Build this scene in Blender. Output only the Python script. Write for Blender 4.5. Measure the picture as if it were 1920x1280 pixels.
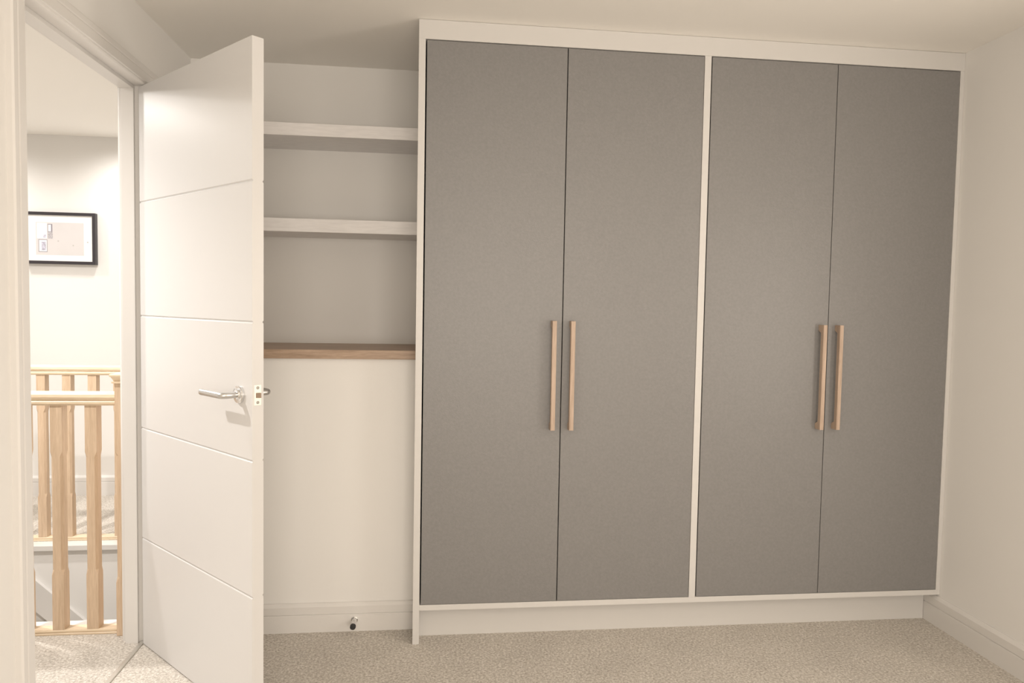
import bpy, bmesh, math, random
from mathutils import Matrix, Vector
random.seed(7)
S = bpy.context.scene
for o in list(bpy.data.objects): bpy.data.objects.remove(o)
C = bpy.data.collections.new('scene'); S.collection.children.link(C)

# ------------------------------------------------------------------ camera
cd = bpy.data.cameras.new('camera'); cam = bpy.data.objects.new('camera', cd); C.objects.link(cam)
cd.sensor_width = 36; cd.lens = 25.007; cd.clip_start = .02
r = ((0.99332696, 0.11470192, -0.01204207), (-0.11393896, 0.99214356, 0.05166305), (0.01787332, -0.04994624, 0.99859197))
cam.matrix_world = Matrix(((r[0][0], r[0][2], -r[0][1], .0505), (r[1][0], r[1][2], -r[1][1], -2.5619), (r[2][0], r[2][2], -r[2][1], 1.2415), (0, 0, 0, 1)))
S.camera = cam
S.view_settings.view_transform = 'Standard'; S.view_settings.look = 'None'
S.view_settings.gamma = 1; S.view_settings.use_curve_mapping = False
S.view_settings.exposure = 0.0

# ------------------------------------------------------------------ world and lamps
w = bpy.data.worlds.new('world'); S.world = w; w.use_nodes = True
w.node_tree.nodes['Background'].inputs[0].default_value = (1, .9, .78, 1)
w.node_tree.nodes['Background'].inputs[1].default_value = .3

def lamp(name, kind, loc, power, col, rot=(0, 0, 0), **k):
    l = bpy.data.lights.new(name, kind); l.energy = power; l.color = col
    for a, b in k.items(): setattr(l, a, b)
    o = bpy.data.objects.new(name, l); C.objects.link(o); o.location = loc; o.rotation_euler = rot
    return o
WARM = (1, .90, .79)
HALL = (1, .955, .91)
RD = dict(spot_size=math.radians(170), spot_blend=1.0, shadow_soft_size=.045)
for x_, y_, p_ in ((.39, -1.5, 8), (1.62, -1.5, 12), (.39, -3.1, 18), (1.62, -3.1, 18)):
    lamp('bedroom_downlight', 'SPOT', (x_, y_, 2.225), p_, WARM, **RD)
lamp('unseen_window_light', 'AREA', (2.13, -1.46, 1.2), 15.5, WARM, rot=(0, math.radians(90), 0), shape='RECTANGLE', size=1.0, size_y=.5)
lamp('unseen_window_light', 'AREA', (.55, -4.27, 1.25), 59, WARM, rot=(math.radians(90), 0, 0), shape='RECTANGLE', size=1.8, size_y=1.2)  # soft frontal fill added behind the camera, set in a made-up rear window
SP = dict(spot_size=math.radians(166), spot_blend=.85, shadow_soft_size=.03)
lamp('hall_downlight', 'SPOT', (-1.84, -.44, 2.225), 126, HALL, **SP)
lamp('hall_downlight', 'SPOT', (-1.74, 1.82, 2.225), 25, HALL, **SP)
lamp('hall_downlight', 'SPOT', (-2.75, 1.75, 2.225), 31, HALL, **SP)
lamp('hall_downlight', 'SPOT', (-2.1, .55, 2.225), 120, HALL, **SP)

# ------------------------------------------------------------------ materials
def mat(name, col, rough=.5, metal=0, spec=.5, var=0, vscale=30, bump=0, bscale=200, stretch=(1, 1, 1), detail=3):
    m = bpy.data.materials.new(name); m.use_nodes = True; nt = m.node_tree; N = nt.nodes; L = nt.links
    b = N['Principled BSDF']; b.inputs['Roughness'].default_value = rough; b.inputs['Metallic'].default_value = metal
    b.inputs['Specular IOR Level'].default_value = spec
    b.inputs['Base Color'].default_value = (*col, 1)
    tc = N.new('ShaderNodeTexCoord'); mp = N.new('ShaderNodeMapping'); L.new(tc.outputs['Object'], mp.inputs[0])
    mp.inputs['Scale'].default_value = stretch
    if var:
        n = N.new('ShaderNodeTexNoise'); n.inputs['Scale'].default_value = vscale; n.inputs['Detail'].default_value = detail
        L.new(mp.outputs[0], n.inputs['Vector'])
        cr = N.new('ShaderNodeValToRGB'); L.new(n.outputs[0], cr.inputs[0])
        cr.color_ramp.elements[0].position = .3; cr.color_ramp.elements[1].position = .7
        cr.color_ramp.elements[0].color = (*[max(0, c * (1 - var)) for c in col], 1)
        cr.color_ramp.elements[1].color = (*[min(1, c * (1 + var)) for c in col], 1)
        L.new(cr.outputs[0], b.inputs['Base Color'])
    if bump:
        n2 = N.new('ShaderNodeTexNoise'); n2.inputs['Scale'].default_value = bscale; n2.inputs['Detail'].default_value = 2
        L.new(mp.outputs[0], n2.inputs['Vector'])
        bp = N.new('ShaderNodeBump'); bp.inputs['Strength'].default_value = bump; bp.inputs['Distance'].default_value = .001
        L.new(n2.outputs[0], bp.inputs['Height']); L.new(bp.outputs[0], b.inputs['Normal'])
    return m

def wood(name, dark, light, axis, rough=.5, scale=9, bump=.15):
    """oak with grain running along the given object axis"""
    m = bpy.data.materials.new(name); m.use_nodes = True; nt = m.node_tree; N = nt.nodes; L = nt.links
    b = N['Principled BSDF']; b.inputs['Roughness'].default_value = rough
    tc = N.new('ShaderNodeTexCoord'); mp = N.new('ShaderNodeMapping'); L.new(tc.outputs['Object'], mp.inputs[0])
    s = [8, 8, 8]; s[axis] = .55; mp.inputs['Scale'].default_value = s
    oi = N.new('ShaderNodeObjectInfo'); mu = N.new('ShaderNodeMath'); mu.operation = 'MULTIPLY'; mu.inputs[1].default_value = 37
    L.new(oi.outputs['Random'], mu.inputs[0]); L.new(mu.outputs[0], mp.inputs['Location'])
    n1 = N.new('ShaderNodeTexNoise'); n1.inputs['Scale'].default_value = scale; n1.inputs['Detail'].default_value = 5; n1.inputs['Distortion'].default_value = .6
    n2 = N.new('ShaderNodeTexNoise'); n2.inputs['Scale'].default_value = scale * 6; n2.inputs['Detail'].default_value = 3
    L.new(mp.outputs[0], n1.inputs['Vector']); L.new(mp.outputs[0], n2.inputs['Vector'])
    mx = N.new('ShaderNodeMix'); mx.inputs[0].default_value = .4
    L.new(n1.outputs[0], mx.inputs[2]); L.new(n2.outputs[0], mx.inputs[3])
    cr = N.new('ShaderNodeValToRGB'); L.new(mx.outputs[0], cr.inputs[0])
    cr.color_ramp.elements[0].position = .33; cr.color_ramp.elements[1].position = .66
    cr.color_ramp.elements[0].color = (*dark, 1); cr.color_ramp.elements[1].color = (*light, 1)
    L.new(cr.outputs[0], b.inputs['Base Color'])
    bp = N.new('ShaderNodeBump'); bp.inputs['Strength'].default_value = bump; bp.inputs['Distance'].default_value = .0006
    L.new(mx.outputs[0], bp.inputs['Height']); L.new(bp.outputs[0], b.inputs['Normal'])
    return m

def carpet_mat():
    m = bpy.data.materials.new('beige_carpet'); m.use_nodes = True; nt = m.node_tree; N = nt.nodes; L = nt.links
    b = N['Principled BSDF']; b.inputs['Roughness'].default_value = 1; b.inputs['Specular IOR Level'].default_value = .05
    tc = N.new('ShaderNodeTexCoord')
    v = N.new('ShaderNodeTexVoronoi'); v.inputs['Scale'].default_value = 210; L.new(tc.outputs['Object'], v.inputs['Vector'])
    n = N.new('ShaderNodeTexNoise'); n.inputs['Scale'].default_value = 120; n.inputs['Detail'].default_value = 4; L.new(tc.outputs['Object'], n.inputs['Vector'])
    n3 = N.new('ShaderNodeTexNoise'); n3.inputs['Scale'].default_value = 5; n3.inputs['Detail'].default_value = 2; L.new(tc.outputs['Object'], n3.inputs['Vector'])
    cr = N.new('ShaderNodeValToRGB'); L.new(n.outputs[0], cr.inputs[0])
    cr.color_ramp.elements[0].position = .32; cr.color_ramp.elements[1].position = .68
    cr.color_ramp.elements[0].color = (.54, .50, .445, 1); cr.color_ramp.elements[1].color = (.90, .86, .80, 1)
    mx = N.new('ShaderNodeMix'); mx.data_type = 'RGBA'; mx.blend_type = 'MULTIPLY'; mx.inputs[0].default_value = 1
    c2 = N.new('ShaderNodeValToRGB'); L.new(v.outputs['Distance'], c2.inputs[0])
    c2.color_ramp.elements[0].color = (1, 1, 1, 1); c2.color_ramp.elements[1].color = (.74, .72, .70, 1); c2.color_ramp.elements[1].position = .8
    L.new(cr.outputs[0], mx.inputs[6]); L.new(c2.outputs[0], mx.inputs[7])
    m2 = N.new('ShaderNodeMix'); m2.data_type = 'RGBA'; m2.blend_type = 'MULTIPLY'; m2.inputs[0].default_value = 1
    c3 = N.new('ShaderNodeValToRGB'); L.new(n3.outputs[0], c3.inputs[0])
    c3.color_ramp.elements[0].color = (.93, .93, .93, 1); c3.color_ramp.elements[0].position = .35; c3.color_ramp.elements[1].position = .65
    L.new(mx.outputs[2], m2.inputs[6]); L.new(c3.outputs[0], m2.inputs[7])
    L.new(m2.outputs[2], b.inputs['Base Color'])
    bp = N.new('ShaderNodeBump'); bp.inputs['Strength'].default_value = .7; bp.inputs['Distance'].default_value = .004
    L.new(n.outputs[0], bp.inputs['Height']); L.new(bp.outputs[0], b.inputs['Normal'])
    return m

PAINT = mat('matt_wall_paint', (.82, .805, .78), .9, spec=.2, bump=.12, bscale=260)
CEIL = mat('ceiling_paint', (.90, .875, .83), .95, spec=.1, bump=.08, bscale=200)
TRIM = mat('white_satin_trim', (.735, .715, .69), .4, spec=.4, bump=.02, bscale=60)
LACQ = mat('white_wardrobe_board', (.64, .625, .605), .42, spec=.4)
DOORW = mat('white_door_paint', (.67, .66, .65), .35, spec=.45, bump=.03, bscale=300)
GREY = mat('grey_textured_board', (.218, .212, .208), .42, spec=.55, var=.05, vscale=110, bump=.35, bscale=260)
SHELF = mat('white_washed_board', (.82, .80, .79), .5, var=.05, vscale=16, stretch=(1, 8, 8), bump=.1, bscale=60)
OAKC = wood('oak_counter_wood', (.30, .205, .14), (.50, .365, .265), 0, .45)
OAKH = wood('oak_handle_wood', (.40, .295, .22), (.56, .43, .335), 2, .5)
OAKV = wood('oak_baluster_wood', (.56, .41, .275), (.72, .555, .40), 2, .5)
OAKR = wood('oak_handrail_wood', (.66, .51, .35), (.82, .68, .50), 0, .4)
CARPET = carpet_mat()
CHROME = mat('polished_chrome', (.78, .78, .78), .16, metal=1)
SATIN = mat('satin_steel', (.62, .61, .60), .32, metal=1)
BRIGHT = mat('bright_latch_plate', (.90, .88, .80), .4, metal=.35)
SCREW = mat('dark_screw_metal', (.34, .32, .29), .4, metal=1)
LATCH = mat('brass_latch_metal', (.32, .24, .18), .45, metal=.6)
RUBBER = mat('black_rubber', (.03, .03, .03), .7)
BLACKF = mat('black_picture_frame', (.035, .03, .035), .4)
MATB = mat('white_mount_board', (.87, .86, .84), .8)
PRNT = mat('pale_print_paper', (.64, .615, .61), .7, var=.02, vscale=8)
PWHT = mat('white_note_paper', (.84, .84, .85), .7)
PGRY = mat('grey_print_ink', (.28, .26, .30), .7)
PLIL = mat('lilac_print_ink', (.50, .49, .58), .7, var=.35, vscale=130)
PMIX = mat('speckled_print_ink', (.45, .43, .45), .7, var=.7, vscale=300)
STRIP = mat('brushed_threshold_metal', (.66, .64, .60), .35, metal=.8)

# ------------------------------------------------------------------ mesh helpers
def box(bm, x0, x1, y0, y1, z0, z1, bevel=0, mi=0):
    vs = [bm.verts.new(p) for p in ((x0, y0, z0), (x1, y0, z0), (x1, y1, z0), (x0, y1, z0), (x0, y0, z1), (x1, y0, z1), (x1, y1, z1), (x0, y1, z1))]
    fs = [bm.faces.new([vs[i] for i in f]) for f in ((0, 3, 2, 1), (4, 5, 6, 7), (0, 1, 5, 4), (1, 2, 6, 5), (2, 3, 7, 6), (3, 0, 4, 7))]
    for f in fs: f.material_index = mi
    if bevel:
        es = list({e for f in fs for e in f.edges})
        bmesh.ops.bevel(bm, geom=es, offset=bevel, segments=2, affect='EDGES', profile=.6)
def extrude(bm, prof, A, B, mi=0):
    """prism: prof is a list of 3D points (planar), A and B offsets of the two ends (vectors)"""
    a = [bm.verts.new(Vector(p) + Vector(A)) for p in prof]; b = [bm.verts.new(Vector(p) + Vector(B)) for p in prof]
    n = len(prof)
    for i in range(n):
        f = bm.faces.new((a[i], a[(i + 1) % n], b[(i + 1) % n], b[i])); f.material_index = mi
    f = bm.faces.new(a); f.material_index = mi
    f = bm.faces.new(b[::-1]); f.material_index = mi
def sweep(bm, sections, cap=True):
    """loft closed rings of equal length"""
    R_ = [[bm.verts.new(p) for p in s] for s in sections]; n = len(R_[0])
    for a, b in zip(R_, R_[1:]):
        for i in range(n): bm.faces.new((a[i], a[(i + 1) % n], b[(i + 1) % n], b[i]))
    if cap: bm.faces.new(R_[0][::-1]); bm.faces.new(R_[-1])
def ring(c, u, v, ru, rv=None, n=32):
    rv = rv or ru; c, u, v = Vector(c), Vector(u), Vector(v)
    return [c + u * (ru * math.cos(2 * math.pi * i / n)) + v * (rv * math.sin(2 * math.pi * i / n)) for i in range(n)]
def cyl(bm, a, b, prof, n=32):
    """turned solid: prof = list of (t along a->b in metres, radius)"""
    a, b = Vector(a), Vector(b); d = (b - a).normalized()
    u = d.orthogonal().normalized(); v = d.cross(u)
    sweep(bm, [ring(a + d * t, u, v, r_, n=n) for t, r_ in prof])
def obj(name, bm, m, parent=None, label=None, smooth=False):
    bmesh.ops.remove_doubles(bm, verts=bm.verts, dist=1e-6)
    bmesh.ops.recalc_face_normals(bm, faces=bm.faces)
    me = bpy.data.meshes.new(name); bm.to_mesh(me); bm.free()
    for k in (m if isinstance(m, (list, tuple)) else [m]): me.materials.append(k)
    o = bpy.data.objects.new(name, me); C.objects.link(o)
    if smooth:
        for p in me.polygons: p.use_smooth = True
        me.set_sharp_from_angle(angle=math.radians(35))
    if parent: o.parent = parent
    if label: o['label'] = label
    return o
def tag(o, label, cat, group=None, kind=None):
    o['label'] = label; o['category'] = cat
    if group: o['group'] = group
    if kind: o['kind'] = kind
    return o
def empty(name, loc, label, cat, group=None, kind=None, rotz=0):
    o = bpy.data.objects.new(name, None); C.objects.link(o); o.location = loc; o.rotation_euler = (0, 0, rotz)
    o.empty_display_size = .1
    return tag(o, label, cat, group, kind)
def B(*boxes, bevel=0):
    bm = bmesh.new()
    for b in boxes: box(bm, *b, bevel=bevel)
    return bm
def struct(name, bm, m, label, cat):
    return tag(obj(name, bm, m), label, cat, kind='structure')
def moved(bm, x, y, z):
    bmesh.ops.translate(bm, verts=bm.verts, vec=(-x, -y, -z)); return bm

# ------------------------------------------------------------------ key measures (metres, from the photograph)
H = 2.2386            # ceiling
XL, XH = -.945, -1.030     # bedroom face and hall face of the wall with the doorway
XR = 2.077            # right wall
YB = .565             # back wall of the alcove
YR = -4.2             # wall behind the camera
YBOX = .14; ZBOX = 1.033
JN, JF, HD = -.680, .106, 1.978     # doorway: near jamb, far jamb, head (inner edge of architrave)
WELL0, WELL1 = .2185, 1.26        # stairwell
HY = 2.155; HX = -3.6
XS = -2.2             # left end of the stairwell

# ------------------------------------------------------------------ room shell
fl = B((XL - .001, XR, YR, YB, -.05, 0), (HX, XL - .001, YR, WELL0, -.05, 0), (HX, XS, WELL0, WELL1, -.05, 0), (HX, XH, WELL1, HY, -.05, 0))
struct('floor', fl, CARPET, 'beige speckled carpet running from the bedroom through the doorway to the landing', 'carpet')
struct('ceiling', B((HX, XR, YR, HY, H, H + .05)), CEIL, 'off white flat ceiling above the bedroom and landing', 'ceiling')
struct('wall_right', B((XR, XR + .1, YR, -1.76, 0, H), (XR, XR + .1, -1.16, YB, 0, H), (XR, XR + .1, -1.76, -1.16, 0, .65), (XR, XR + .1, -1.76, -1.16, 1.75, H)), PAINT, 'plain off white wall to the right of the wardrobe', 'wall')
struct('wall_back', B((XL, XR, YB, YB + .1, 0, H)), PAINT, 'off white wall at the back of the shelved alcove', 'wall')
struct('wall_rear', B((HX, -.4, YR - .1, YR, 0, H), (1.5, XR + .1, YR - .1, YR, 0, H), (-.4, 1.5, YR - .1, YR, 0, .6), (-.4, 1.5, YR - .1, YR, 1.9, H)), PAINT, 'plain off white bedroom wall facing the wardrobe', 'wall')
lw = B((XH, XL, YR, JN - .012, 0, H), (XH, XL, JF + .012, YB + .1, 0, H), (XH, XL, JN - .012, JF + .012, HD + .027, H))
struct('wall_left', lw, PAINT, 'off white wall with the open doorway to the landing', 'wall')
bx = bmesh.new(); box(bx, -.926, -.001, YBOX, YB - .001, 0, ZBOX)
struct('wall_alcove', bx, PAINT, 'low white boxed-in wall under the oak counter in the alcove', 'wall')
win = empty('window_1', (XR, -1.46, .65), 'white framed window in the right wall of the bedroom', 'window', kind='structure')
bm = B((.005, .045, -.3, -.26, 0, 1.1), (.005, .045, .26, .3, 0, 1.1), (.005, .045, -.26, .26, 0, .04), (.005, .045, -.26, .26, 1.06, 1.1))
obj('window_frame', bm, TRIM, win)
obj('window_sill', B((-.03, .004, -.35, .35, -.03, 0)), TRIM, win)
win = empty('fill_window', (.55, YR, .6), 'white framed window added unseen in the rear wall for frontal fill light', 'window', kind='structure')  # unseen window, added to house the frontal fill light
obj('window_frame', B((-.95, -.9, -.05, -.01, 0, 1.3), (.9, .95, -.05, -.01, 0, 1.3), (-.9, .9, -.05, -.01, 0, .05), (-.9, .9, -.05, -.01, 1.25, 1.3), (-.02, .02, -.05, -.01, .05, 1.25)), TRIM, win)
obj('window_sill', B((-1, 1, -.009, .03, -.03, 0)), TRIM, win)
# landing shell
struct('wall_far', B((HX, XH, HY, HY + .1, -1.3, H)), PAINT, 'bright white landing wall that carries the framed picture', 'wall')
struct('wall_landing_left', B((HX - .1, HX, YR, HY + .1, -.05, H)), PAINT, 'white wall at the far left of the landing', 'wall')
struct('wall_landing_right', B((XH, XL, YB + .1, HY + .1, 0, H), (XH + .001, XL - .001, WELL0, HY + .1, -1.3, 0)), PAINT, 'white wall on the right side of the stairwell', 'wall')
struct('wall_stairwell', B((HX, XH, 1.205, WELL1 + .06, -1.3, -.051), (XS, XH, 1.205, 1.2598, -.0512, -.0275), (HX, XH, WELL0 - .06, WELL0, -1.3, -.051), (HX, HX + .06, WELL0, WELL1, -1.3, -.051)), PAINT, 'pale stairwell wall below the far landing edge', 'wall')
struct('floor_stairwell', B((HX, XH, WELL0, WELL1, -1.35, -1.3)), CARPET, 'carpeted bottom of the stairwell', 'floor')

def skirting(bm, ax, p, out, a, b, h=.117, g=.074, t=.015):
    """moulded board on a wall; ax='x': wall plane x=p, running along y from a to b; out = +-1 direction into the room"""
    pr = [(0, 0), (t, 0), (t, g - .003), (t - .0035, g), (t, g + .003), (t, h - .012), (t * .55, h - .003), (t * .3, h), (0, h)]
    if ax == 'x': extrude(bm, [(p + out * u, 0, v) for u, v in pr], (0, a, 0), (0, b, 0))
    else: extrude(bm, [(0, p - out * u, v) for u, v in pr], (a, 0, 0), (b, 0, 0))
bm = bmesh.new(); skirting(bm, 'x', XR, -1, YR, .069)
struct('baseboard_right', bm, TRIM, 'white grooved skirting board along the right wall', 'skirting board')
bm = bmesh.new(); skirting(bm, 'y', YBOX, 1, -.926, -.001, h=.109, g=.066)
struct('baseboard_alcove', bm, TRIM, 'white grooved skirting board below the boxed-in alcove wall', 'skirting board')
bm = bmesh.new(); skirting(bm, 'x', XL, 1, YR, JN - .064)
struct('baseboard_left', bm, TRIM, 'white skirting board on the doorway wall', 'skirting board')
bm = bmesh.new(); skirting(bm, 'y', HY, 1, HX, XH, h=.126, g=.088)
struct('baseboard_landing', bm, TRIM, 'white skirting board along the landing wall below the picture', 'skirting board')

# door lining, stops and architraves (bedroom and landing side)
bm = bmesh.new()
box(bm, XH, XL, JN - .012, JN + .008, 0, HD + .027); box(bm, XH, XL, JF - .008, JF + .012, 0, HD + .027)
box(bm, XH, XL, JN + .008, JF - .008, HD + .007, HD + .027)
box(bm, XH + .003, -.984, JN + .008, JN + .02, 0, HD - .004, bevel=.001); box(bm, XH + .003, -.984, JF - .02, JF - .008, 0, HD - .004, bevel=.001)
box(bm, XH + .003, -.984, JN + .0081, JF - .0081, HD - .006, HD + .007, bevel=.001)
struct('trim_1', bm, TRIM, 'white door lining with stop beads around the doorway', 'door frame')
def architrave(bm, xf, s, y0, y1, zt):
    # profile across the width: (distance from inner edge, thickness)
    pr = [(0, 0), (0, .010), (.003, .0135), (.007, .0145), (.009, .018), (.036, .018), (.040, .0165), (.044, .018), (.058, .018), (.062, .014), (.062, 0)]
    for yy, d in ((y0, -1), (y1, 1)):
        vs = [[(xf + s * t, yy + d * u, 0) for u, t in pr], [(xf + s * t, yy + d * u, zt + u) for u, t in pr]]
        sweep(bm, vs)
    sweep(bm, [[(xf + s * t, y0 - u, zt + u) for u, t in pr], [(xf + s * t, y1 + u, zt + u) for u, t in pr]])
bm = bmesh.new(); architrave(bm, XL, 1, JN, JF, HD)
struct('trim_2', bm, TRIM, 'white moulded architrave around the doorway on the bedroom side', 'door frame')
bm = bmesh.new(); architrave(bm, XH, -1, JN, JF, HD)
struct('trim_3', bm, TRIM, 'white moulded architrave around the doorway on the landing side', 'door frame')
bm = bmesh.new(); box(bm, -.978, -.963, JN + .009, JF - .009, 0, .005, bevel=.0015)
tag(obj('threshold_strip', bm, STRIP), 'thin pale metal strip joining the carpets in the doorway', 'threshold strip')

# ------------------------------------------------------------------ the open door
TH = math.radians(47.66); W = .765; Z0 = .004; ZT = 1.975
hx, hy = -.9625, .0769
# local frame: x along the leaf from the hinge, y through the leaf away from the landing face, z up
door = empty('door_1', (hx, hy, 0), 'white grooved door standing open on the left beside the alcove', 'door', kind='structure', rotz=-TH)
T = .035
def prof():
    gz = [-.006 + .3962 * i for i in range(1, 5)]
    p = [(0, Z0)]
    for z in gz: p += [(0, z - .004), (.0035, z - .0005), (.0035, z + .0005), (0, z + .004)]
    p += [(0, ZT), (T, ZT)]
    for z in gz[::-1]: p += [(T, z + .004), (T - .0035, z + .0005), (T - .0035, z - .0005), (T, z - .004)]
    p += [(T, Z0)]
    return p
bm = bmesh.new(); extrude(bm, [(0, y, z) for y, z in prof()], (0, 0, 0), (W, 0, 0))
leaf = obj('door_leaf', bm, DOORW, door)
zc = .972; xc = .698
def lever(sgn, y0):
    bm = bmesh.new()
    y1 = y0 + sgn * .055
    # round-bar mitred lever: neck out from the rose, then along towards the hinge
    n = 32; r_ = .0095
    rings = [ring((xc, y0 + sgn * .008, zc), (1, 0, 0), (0, 0, 1), .0085, n=n), ring((xc, y1 - sgn * .03, zc), (1, 0, 0), (0, 0, 1), r_, n=n)]
    for k in range(7):
        a = math.pi / 2 * k / 6; q = .011
        rings.append(ring((xc - q + q * math.cos(a), y1 - sgn * (q - q * math.sin(a)), zc), (math.cos(a), sgn * math.sin(a), 0), (0, 0, 1), r_, n=n))
    rings.append(ring((xc - .124, y1, zc), (0, sgn * 1, 0), (0, 0, 1), r_, r_, n=n))
    rings.append(ring((xc - .125, y1, zc), (0, sgn * 1, 0), (0, 0, 1), r_ - .001, r_ - .001, n=n))
    sweep(bm, rings)
    lv = obj('lever_handle', bm, SATIN, door, label='satin silver lever handle', smooth=True)
    bm = bmesh.new(); d = Vector((0, sgn, 0))
    cyl(bm, (xc, y0, zc), (xc, y0 + sgn, zc), [(0, .026), (.007, .026), (.009, .0245), (.0092, .016), (.014, .0145), (.0145, .0125)], n=48)
    obj('rose', bm, CHROME, lv, smooth=True)
lever(-1, 0); lever(1, T)
bm = bmesh.new(); box(bm, W - .0005, W + .0012, .0055, .0275, .946, 1.004, bevel=.0005)
lp = obj('latch_plate', bm, BRIGHT, door, label='bright metal latch plate on the door edge')
bm = bmesh.new(); sweep(bm, [[(W + .001, .0105, .9675), (W + .001, .0225, .9675), (W + .001, .0225, .9815), (W + .001, .0105, .9815)], [(W + .010, .0195, .9675), (W + .010, .0225, .9675), (W + .010, .0225, .9815), (W + .010, .0195, .9815)]])
obj('latch_bolt', bm, LATCH, lp)
for z in (.9540, .9960):
    bm = bmesh.new(); cyl(bm, (W + .0008, .0165, z), (W + 1, .0165, z), [(0, .0045), (.0009, .0045), (.0012, .0035)], n=20)
    box(bm, W + .0019, W + .0024, .0162, .0168, z - .003, z + .003)
    obj('screw', bm, SCREW, lp)
for z in (.22, 1.0, 1.76):
    bm = bmesh.new(); cyl(bm, (-.003, T + .003, z - .05), (-.003, T + .003, z + .05), [(0, .006), (.1, .006)], n=16)
    box(bm, -.0015, 0, .003, T, z - .05, z + .05)
    obj('hinge', bm, SATIN, door, smooth=True)

# ------------------------------------------------------------------ wardrobe
WD = empty('wardrobe', (0, 0, 0), 'floor to ceiling fitted wardrobe with white frame and four tall grey doors', 'wardrobe')
x1, m1, m2, x4 = .0239, 1.0415, 1.0664, 2.0597
zt, zb, zb2 = 2.1709, .1455, .1253
YW = YB - .001
obj('side_panel', B((.0, x1, 0, YW, 0.0, H - .0675 - .0002), bevel=.0008), LACQ, WD)
obj('side_panel', B((x4, XR - .0005, 0.0, .10, zb + .0001, zt - .0001), bevel=.0008), LACQ, WD)
obj('divider', B((m1, m2, 0, YW - .02, zb, zt - .0002), bevel=.0008), LACQ, WD)
obj('top_fascia', B((0, XR - .0005, 0, .022, zt, H - .001), bevel=.0008), LACQ, WD)
obj('top_panel', B((x1 + .001, x4 - .001, .0225, YW, zt, zt + .018)), LACQ, WD)
obj('top_panel', B((0, x1, .0225, YW, zt, H - .001)), LACQ, WD)
obj('bottom_rail', B((x1, XR - .0005, 0, YW - .02, zb2, zb), bevel=.0008), LACQ, WD)
obj('plinth', B((x1, XR - .0155, .0694, .0874, 0, zb2 - .0003)), LACQ, WD)
obj('back_panel', B((x1 + .001, x4, YW - .018, YW - .001, zb, zt)), LACQ, WD)
g1, g2 = .5318, 1.5625
doors = [(x1 + .0048, g1 - .0018, 1), (g1 + .0016, m1 - .0012, 0), (m2 + .0048, g2 - .0014, 1), (g2 + .0012, x4 - .001, 0)]
hxs = [(.489, .505), (.5575, .5735), (1.5245, 1.5400), (1.5905, 1.6055)]
for (a, b, _), (h0, h1) in zip(doors, hxs):
    d = obj('door', B((a, b, .0022, .0205, zb + .0015, zt - .0032), bevel=.0007), GREY, WD)
    bm = bmesh.new()
    pr = [(-.034, .792), (.0022, .792), (.0022, .812), (-.016, .822), (-.016, 1.160), (.0022, 1.170), (.0022, 1.190), (-.034, 1.190)]
    extrude(bm, [(0, y, z) for y, z in pr], (h0, 0, 0), (h1, 0, 0))
    es = [e for e in bm.edges if all(v.co.y < -.03 for v in e.verts)]
    bmesh.ops.bevel(bm, geom=es, offset=.0012, segments=2, affect='EDGES')
    obj('handle', bm, OAKH, d, label='slim vertical pale oak bar handle')

# ------------------------------------------------------------------ alcove shelves and counter
def shelf(z0, z1, y0, label):
    o = obj('wall_shelf', moved(B((XL + .0005, -.0005, y0, YB - .0005, z0, z1), bevel=.001), 0, 0, 0), SHELF)
    tag(o, label, 'shelf', 'thick white shelves in the alcove')
shelf(1.884, 1.932, .30, 'thick white wall shelf in the alcove, the upper of two')
shelf(1.515, 1.566, .30, 'thick white wall shelf in the alcove, lower one above the oak counter')
tag(obj('counter_top', B((-.926, -.0005, .124, YB - .0005, ZBOX + .0005, 1.0672), bevel=.0012), OAKC), 'brown oak board lying on the boxed-in wall below the white shelves', 'counter')

# door stop on the skirting
st = empty('door_stop', (-.22, YBOX - .015, .045), 'small chrome door stop with black rubber tip on the alcove skirting', 'door stop')
bm = bmesh.new(); cyl(bm, (0, .0005, 0), (0, -1, 0), [(0, .0125), (.004, .0125), (.006, .0095), (.056, .0095)], n=32)
obj('stem', bm, CHROME, st, smooth=True)
bm = bmesh.new(); cyl(bm, (0, -.056, 0), (0, -1, 0), [(0, .0105), (.009, .0105), (.011, .009), (.0115, .004)], n=32)
obj('rubber_tip', bm, RUBBER, st, label='black rubber tip', smooth=True)

# ------------------------------------------------------------------ balustrades
def baluster(parent, x, y, zlo, zhi, s=.0205, c0=.224, c1=.682, ch=.0085):
    bm = bmesh.new()
    def sec(z, c):
        k = max(c, .0004)
        return [(x + a, y + b, z) for a, b in ((s, -s + k), (s, s - k), (s - k, s), (-s + k, s), (-s, s - k), (-s, -s + k), (-s + k, -s), (s - k, -s))]
    sweep(bm, [sec(zlo, 0), sec(c0, 0), sec(c0 + .02, ch), sec(c1 - .02, ch), sec(c1, 0), sec(zhi, 0)])
    return bm
def handrail_bm(xa, xb, y, ztop):
    pr = [(-.024, 0), (-.027, .006), (-.027, .013), (-.0225, .018), (-.0265, .022), (-.029, .030), (-.026, .040), (-.017, .0475), (0, .050)]
    pr = pr + [(-a, b) for a, b in pr[-2::-1]]
    bm = bmesh.new(); extrude(bm, [(0, y + a, ztop - .05 + b) for a, b in pr], (xa, 0, 0), (xb, 0, 0)); return bm
def baserail_bm(xa, xb, y):
    pr = [(-.0235, .0005), (-.0235, .006), (-.0205, .0085), (-.0225, .011), (-.0225, .016), (-.0195, .020), (.0195, .020), (.0225, .016), (.0235, .0005)]
    bm = bmesh.new(); extrude(bm, [(0, y + a, b) for a, b in pr], (xa, 0, 0), (xb, 0, 0)); return bm
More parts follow.
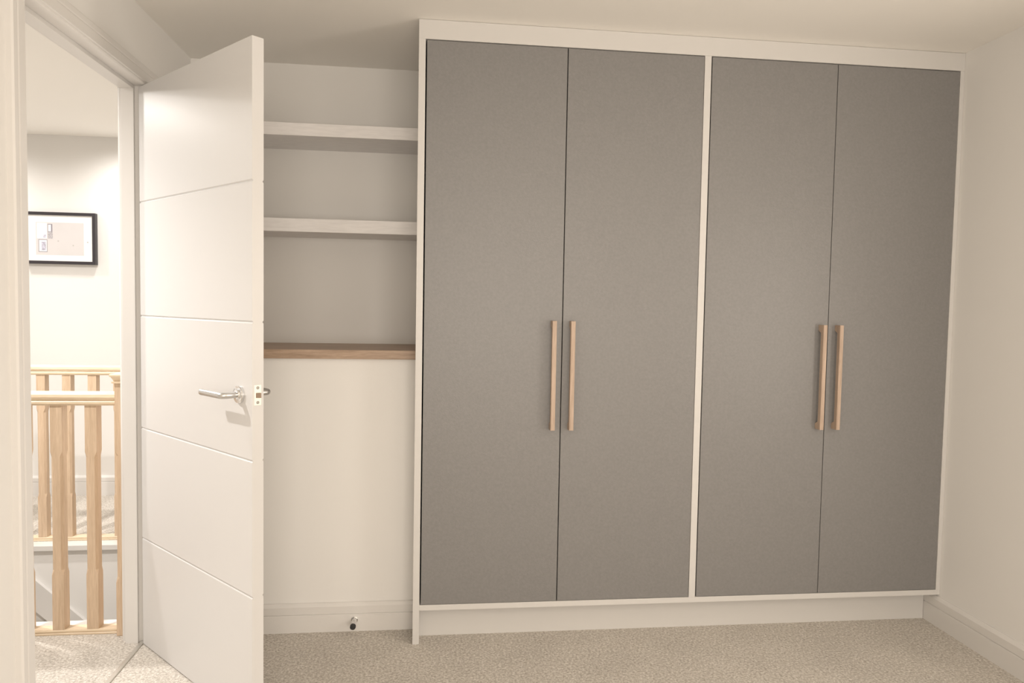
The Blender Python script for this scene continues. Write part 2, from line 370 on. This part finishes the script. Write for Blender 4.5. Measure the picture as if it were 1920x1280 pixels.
def newel(parent, x, y, s=.045):
    bm = baluster(parent, x, y, -.0 + .001, .945, s=s, ch=.012, c0=.20, c1=.69)
    nw = obj('newel_post', bm, OAKV, parent)
    bm = bmesh.new()
    def sq(z, k): return [(x - k, y - k, z), (x + k, y - k, z), (x + k, y + k, z), (x - k, y + k, z)]
    sweep(bm, [sq(.9355, s + .004), sq(.9365, s + .007), (sq(.943, s + .007)), sq(.944, s + .001), sq(.960, s + .009), sq(.9605, s + .012), sq(.966, s + .013), sq(.970, s + .011), sq(.979, .01)])
    obj('newel_cap', bm, OAKR, nw)
def balustrade(y, xs, xa, xb, ztop, label):
    b = empty('balustrade', (0, 0, 0), label, 'balustrade', 'oak balustrades around the stairwell')
    obj('handrail', handrail_bm(xa + .04, xb, y, ztop), OAKR, b)
    obj('base_rail', baserail_bm(xa + .04, xb, y), OAKR, b)
    for x in xs: obj('baluster', baluster(b, x, y, .0195, ztop - .045), OAKV, b)
    newel(b, xa, y)
    return b
b1 = balustrade(.1945, [-1.1765 - .119 * k for k in range(8)], -2.16, -1.082, .902, 'oak balustrade with chamfered spindles on the near edge of the stairwell')
newel(b1, -1.038, .1945, s=.045)
balustrade(1.2835, [-1.5335 - .1225 * k for k in range(-3, 5)], -2.16, XH - .001, .902, 'oak balustrade standing across the stairwell on the far landing edge')
# white nosing boards at the landing edges
bm = B((XS, XH - .001, .2187, .296, -.03, .001), bevel=.003)
struct('trim_4', bm, TRIM, 'white nosing board along the near edge of the stairwell', 'trim')
bm = B((XS, XH - .001, 1.185, 1.2598, -.027, -.0005), bevel=.002)
struct('trim_5', bm, TRIM, 'white nosing board along the far edge of the stairwell', 'trim')

# ------------------------------------------------------------------ stairs going down to the right
ST = empty('staircase', (0, 0, 0), 'carpeted stairs going down to the right behind the near balustrade', 'stairs')
run, rise = .216, .20
bm = bmesh.new(); pts = [(-2.2, 0 - .002)]
x = -2.2
zz = 0
prof_ = [(-2.2, -.01)]
for i in range(5):
    zz -= rise; prof_ += [(x, zz)]; x += run; prof_ += [(x, zz)]
prof_ += [(x, -1.29), (-2.2, -1.29)]
extrude(bm, [(a, 0, b) for a, b in prof_], (0, .23, 0), (0, 1.183, 0))
obj('treads', bm, CARPET, ST)
bm = bmesh.new()
sl = rise / run
def zs(x_): return -.187 - (x_ + 1.885) * sl
extrude(bm, [(-2.14, 0, zs(-2.14)), (-1.09, 0, zs(-1.09)), (-1.09, 0, zs(-1.09) - .16), (-2.14, 0, zs(-2.14) - .16)], (0, 1.1835, 0), (0, 1.2045, 0))
obj('wall_string', bm, TRIM, ST, label='white sloping string board on the stairwell wall')

# ------------------------------------------------------------------ picture on the landing wall
PF = empty('framed_picture', (-2.2175, HY, 1.607), 'black framed picture with white mount hanging on the bright landing wall', 'picture')
fx0, fx1, fz0, fz1 = -2.425, -2.010, 1.449, 1.765
def loc(bm): return moved(bm, -2.2175, HY, 1.607)
F = .018
bm = bmesh.new()
out = [(fx0, fz0), (fx1, fz0), (fx1, fz1), (fx0, fz1)]; inn = [(fx0 + F, fz0 + F), (fx1 - F, fz0 + F), (fx1 - F, fz1 - F), (fx0 + F, fz1 - F)]
def r4(p, y): return [bm.verts.new((a, y, b)) for a, b in p]
of, ob_, i_f, ib = r4(out, HY - .032), r4(out, HY - .0005), r4(inn, HY - .032), r4(inn, HY - .0005)
for i in range(4):
    j = (i + 1) % 4
    bm.faces.new((of[i], of[j], i_f[j], i_f[i])); bm.faces.new((of[i], of[j], ob_[j], ob_[i])); bm.faces.new((i_f[i], i_f[j], ib[j], ib[i])); bm.faces.new((ob_[i], ob_[j], ib[j], ib[i]))
obj('frame', loc(bm), BLACKF, PF)
obj('mount', loc(B((fx0 + F, fx1 - F, HY - .026, HY - .020, fz0 + F, fz1 - F))), MATB, PF)
def px(u): return -2.356 + (u - 72.7) / (160.6 - 72.7) * .277
def pz(v): return 1.703 - (v - 418) / (478 - 418) * .200
bm = bmesh.new(); ys = [HY - .0262]
def rect(u0, u1, v0, v1, mi, lift): box(bm, px(u0), px(u1), HY - .0262 - lift, HY - .0260, pz(v1), pz(v0), mi=mi)
rect(72.7, 160.6, 418, 478, 0, 0)
rect(74.5, 93, 419.5, 448, 1, .0003); rect(94.5, 103, 421, 435.5, 2, .0003); rect(95.5, 100.5, 422.5, 434.5, 1, .0005)
rect(94.5, 103.5, 435.5, 448, 4, .0003); rect(77.5, 93.5, 449.5, 472.5, 2, .0003); rect(78.6, 92.6, 450.7, 471.4, 1, .0005); rect(82.8, 91.2, 453.5, 469.5, 3, .0007)
rect(86.5, 91, 441, 446, 3, .0006)
for u, v in ((113.5, 452), (141, 459.5), (167.7, 453)):
    c_ = Vector((px(u), 0, pz(v)))
    sweep(bm, [[(c_.x + .0045 * math.cos(t * .6283), HY - .0262 - k, c_.z + .0045 * math.sin(t * .6283)) for t in range(10)] for k in (-.0001, .0006)])
    bm.faces.ensure_lookup_table()
    for f in bm.faces[-12:]: f.material_index = 5
obj('print', loc(bm), [PRNT, PWHT, PGRY, PLIL, PMIX, mat('grey_dot_ink', (.5, .48, .46), .7)], PF, label='pale grey print with small rectangles and three dots')
